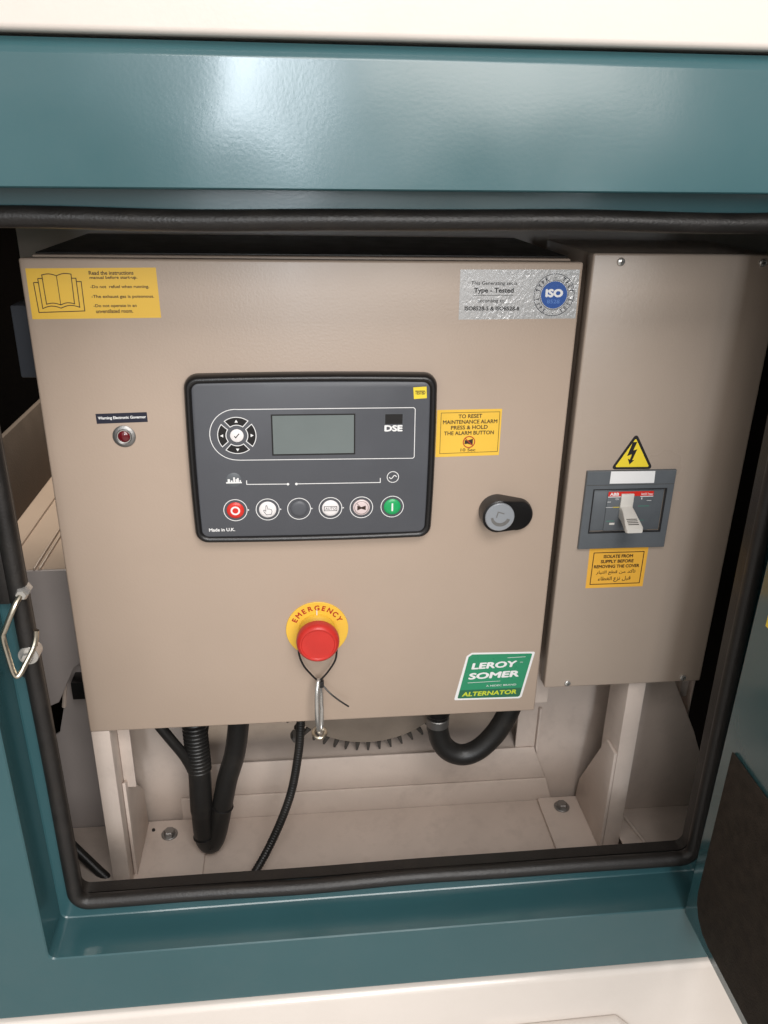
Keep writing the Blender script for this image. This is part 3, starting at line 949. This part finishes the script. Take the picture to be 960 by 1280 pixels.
t = sticker("reset_sticker", "yellow sticker TO RESET MAINTENANCE ALARM beside the control module's right edge", [(370.0, 313.0), (434.2, 314.1), (434.0, 361.8), (369.8, 361.3)], YELLOW)
obj("border", stroke([(374.2, 316.7), (432.4, 318.0), (431.9, 358.9), (373.9, 358.3)], 0.45, q, True), INK, t, smooth=False)
for s, x0, x1, z0 in (("TO RESET", 391.0, 414.6, 352.6), ("MAINTENANCE ALARM", 376.0, 430.0, 346.9), ("PRESS & HOLD", 384.2, 420.8, 341.2), ("THE ALARM BUTTON", 377.6, 427.4, 335.5)):
    text(s, x0, z0, x1, z0 + 4.0, q, INK, t, bold=0.02, slope=0.5)
text("10 Sec", 395.0, 318.6, 410.0, 321.8, q, INK, t, bold=0.01)
b = ring(403.0, 328.3, 6.2, 5.2, q, 36)
stroke([(399.0, 332.2), (407.2, 324.2)], 0.9, q - .05, False, b)
obj("prohibition_ring", b, INKR, t, smooth=False)
obj("horn_symbol", sheet([(398.6, 330.4), (398.6, 326.2), (401.8, 326.6), (406.8, 324.8), (406.8, 331.8), (401.8, 330.0)], q - .02), INK, t, smooth=False)

gp = [(404.2, 20.0), (480.0, 18.5), (482.8, 20.6), (493.2, 80.6), (421.0, 82.6), (415.4, 78.4)]
t = sticker("alternator_sticker", "green slanted LEROY SOMER alternator sticker at the cabinet door's bottom right", round_poly(gp, 1.6, 3), WHITE)
gi = [(408.0, 22.2), (478.4, 20.8), (480.6, 22.6), (490.2, 78.6), (421.6, 80.4), (417.6, 77.2)]
obj("green_field", sheet(round_poly(gi, 1.4, 3), -0.25), LGREEN, t, smooth=False)
obj("dark_band", sheet([(408.4, 22.6), (478.2, 21.2), (480.2, 22.8), (482.0, 33.2), (410.6, 33.4)], -0.32), DGREEN, t, smooth=False)
text("LEROY", 421.6, 60.6, 473.8, 69.0, -0.35, WHITE, t, bold=0.045, shear=0.12, slope=1.2)
text("SOMER", 418.8, 47.2, 477.0, 55.8, -0.35, WHITE, t, bold=0.045, shear=0.12, slope=1.2)
text("TM", 476.6, 66.8, 480.0, 68.2, -0.35, WHITE, t)
text("A NIDEC BRAND", 440.2, 36.6, 475.0, 38.9, -0.35, WHITE, t, bold=0.0, slope=0.2)
text("ALTERNATOR", 412.8, 24.6, 476.0, 30.6, -0.4, LIME, t, bold=0.035, shear=0.15, slope=0.6)
b = stroke([(418.6, 43.0), (456.0, 43.6)], 0.5, -0.35)
stroke([(462.0, 74.2), (482.6, 74.6)], 0.5, -0.35, False, b)
obj("thin_line", b, WHITE, t, smooth=False)

# ================================================================== LAMP, EMERGENCY STOP
t = thing("indicator_lamp", "round red warning lamp in a metal collar below the black label", "indicator lamp", M3(72.2, 339.2, 0))
obj("collar", lathe(72.2, 339.2, [(10.6, 0), (10.6, -0.8), (9.6, -1.6), (7.4, -1.9), (6.4, -1.2), (6.0, -0.6)], 36, cap1=False), STEEL, t)
obj("inner_rim", lathe(72.2, 339.2, [(6.6, -1.0), (6.3, -1.8), (5.7, -1.7), (5.6, -0.8)], 32, cap0=False, cap1=False), CHROME, t)
obj("lens", lathe(72.2, 339.2, [(5.8, -0.6), (5.4, -1.2), (4.2, -2.0), (2.4, -2.5), (0.8, -2.7)], 28), LENS, t)

es = thing("emergency_stop", "red mushroom emergency stop button on a yellow EMERGENCY disc", "emergency stop", M3(250.5, 121, 0))
ed = obj("disc", lathe(250.5, 120.8, [(33.2, 0), (33.2, -1.2), (32.8, -1.5)], 56), YELLOW, es)
text_arc("EMERGENCY", 250.5, 120.8, 23.8, 5.6, 90, 15.6, -1.7, INKR, ed, bold=0.035, wide=1.0)
obj("collar", lathe(250.5, 120.8, [(19.5, -1.4), (19.5, -3.5), (18.0, -6), (15, -9), (14.5, -20)], 36), YELLOW, es)
obj("pointer_mark", box(0.2498, 0.2508, -0.0040, -0.0014, 0.1385, 0.1455), WHITE, es)
obj("mushroom_button", lathe(250.5, 120.8, [(13.5, -14), (19.5, -17), (22.2, -20), (22.6, -24), (22.2, -28), (20.8, -31), (18.8, -32.4), (17.6, -32.2), (16.8, -31.4), (15.5, -31.2), (9, -31.8), (3, -32.0)], 48), RED, es)

# cable tie and split link hanging from the button
t = thing("cable_tie", "thin black cable tie looped from the stop button with its tail sticking out", "cable tie", M3(250.5, 80, -14))
tie = [(231.0, 112.0, -12), (230.5, 100.0, -15), (235.0, 86.0, -16), (242.5, 74.0, -15), (248.5, 66.0, -14), (251.0, 63.6, -13.5), (254.0, 66.5, -14), (261.0, 76.0, -15), (268.5, 90.0, -16), (270.5, 101.0, -15), (270.0, 112.0, -12)]
obj("loop", sweep(smooth_path([M3(x, z, y) for x, z, y in tie], 6), 0.0011, 8), BLACKP, t)
obj("tie_head", box(0.2515, 0.2565, -0.0175, -0.0115, 0.0570, 0.0645, 0.0008), BLACKP, t)
obj("tail", sweep(smooth_path([M3(x, z, y) for x, z, y in ((254, 61, -15), (262, 52, -19), (272, 43, -21), (283, 34.5, -22))], 6), 0.0010, 8), BLACKP, t)
t = thing("hanging_link", "long shiny metal link hanging from the black cable tie over the door edge", "link", M3(251, 30, -12))
lk_p = []
for k in range(28):
    a = 2 * math.pi * k / 28
    y_ = -14 + 9.5 * math.cos(a)
    z_ = 30 + (34 + 3 * math.cos(a)) * math.sin(a)
    lk_p.append(M3(251.0 + 2.6 * math.cos(a) - 0.6 * math.sin(a), z_, y_))
obj("link", sweep(lk_p, 0.0027, 12, True), CHROME, t)
obj("collar", sweep([M3(250.8 + 6.6 * math.cos(2 * math.pi * k / 24), -5.0 + 2.0 * math.sin(2 * math.pi * k / 24), -14 + 6.6 * math.sin(2 * math.pi * k / 24)) for k in range(24)], 0.0022, 10, True), ZINC, t)

# ================================================================== HOSES AND CABLES
def P(x, z, y):
    return M3(x, z, y)


t = thing("conduit_hose", "thick black conduit bent in a U below the cabinet's left half", "hose", M3(110, -100, 60))
pth = smooth_path([P(103, -8, 62), P(103.5, -60, 60), P(105, -110, 56), P(104, -165, 52), P(105, -205, 50), P(110, -219, 50), P(117, -214, 51), P(125, -185, 53), P(137, -126, 55), P(150, -80, 58), P(160, -5, 60)], 10)
n = len(pth)
rad = []
for i in range(n):
    f = i / n
    rad.append(0.0138 if f < 0.3 else 0.0128)
obj("hose", sweep(pth, rad, 18), HOSE, t)
for k in range(14):
    p0, p1 = pth[6 + k], pth[7 + k]
    ax = (p1 - p0).normalized()
    u = ax.cross(Vector((0, 1, 0))).normalized()
    v = ax.cross(u)
    obj("rib", sweep([p0 + (u * math.cos(q_) + v * math.sin(q_)) * 0.0139 for q_ in [2 * math.pi * j / 20 for j in range(20)]], 0.0013, 6, True), HOSE, t)
for q_ in (0.40, 0.74):
    i_ = int(q_ * n)
    p0, p1 = pth[i_], pth[i_ + 1]
    ax = (p1 - p0).normalized()
    u = ax.cross(Vector((0, 1, 0))).normalized()
    v = ax.cross(u)
    obj("hose_tie", sweep([p0 + (u * math.cos(a_) + v * math.sin(a_)) * 0.0133 for a_ in [2 * math.pi * j / 20 for j in range(20)]], 0.0010, 6, True), BLACKP, t)
t = thing("branch_cable", "short black cable running diagonally into the left conduit under the cabinet", "cable", M3(75, -50, 75))
obj("sheath", sweep(smooth_path([P(52, -5, 48), P(62, -24, 46), P(76, -50, 46), P(90, -78, 48), P(99, -108, 52)], 8), 0.0062, 12), HOSE, t)
t = thing("spiral_conduit", "thin black corrugated conduit curving down from the door's bottom edge", "conduit", M3(200, -150, 45))
pth = smooth_path([P(232, -5, 55), P(230, -38, 52), P(226, -82, 46), P(214, -140, 36), P(189, -194, 16), P(160, -224, -18), P(128, -238, -70)], 26)
pp, rr_ = [], []
# resample finely for corrugation
acc = [0.0]
for i in range(1, len(pth)):
    acc.append(acc[-1] + (pth[i] - pth[i - 1]).length)
NS = int(acc[-1] / 0.0011)
j = 0
for i in range(NS):
    s_ = acc[-1] * i / (NS - 1)
    while j < len(acc) - 2 and acc[j + 1] < s_:
        j += 1
    f = (s_ - acc[j]) / max(1e-9, acc[j + 1] - acc[j])
    pp.append(pth[j].lerp(pth[j + 1], f))
    rr_.append(0.0054 if (i % 3) in (0, 1) else 0.0047)
obj("conduit", sweep(pp, rr_, 12), HOSE, t, ang=80)
t = thing("elbow_hose", "thick black hose bending up from the clamp under the cabinet's right half", "hose", M3(440, -60, 55))
obj("hose", sweep(smooth_path([P(398, -40, 58), P(398.5, -62, 57), P(404, -84, 55), P(417, -98, 53), P(434, -102, 52), P(452, -94, 52), P(470, -74, 53), P(484, -46, 54), P(496, -4, 55)], 10), 0.0132, 18), HOSE, t)
t = thing("floor_cable", "black cable crossing the bottom left corner of the hatch", "cable", M3(-30, -240, 20))
obj("sheath", sweep(smooth_path([P(-75, -195, 60), P(-45, -222, 45), P(-15, -244, 28), P(12, -256, 12), P(44, -252, -12)], 8), 0.0062, 12), HOSE, t)
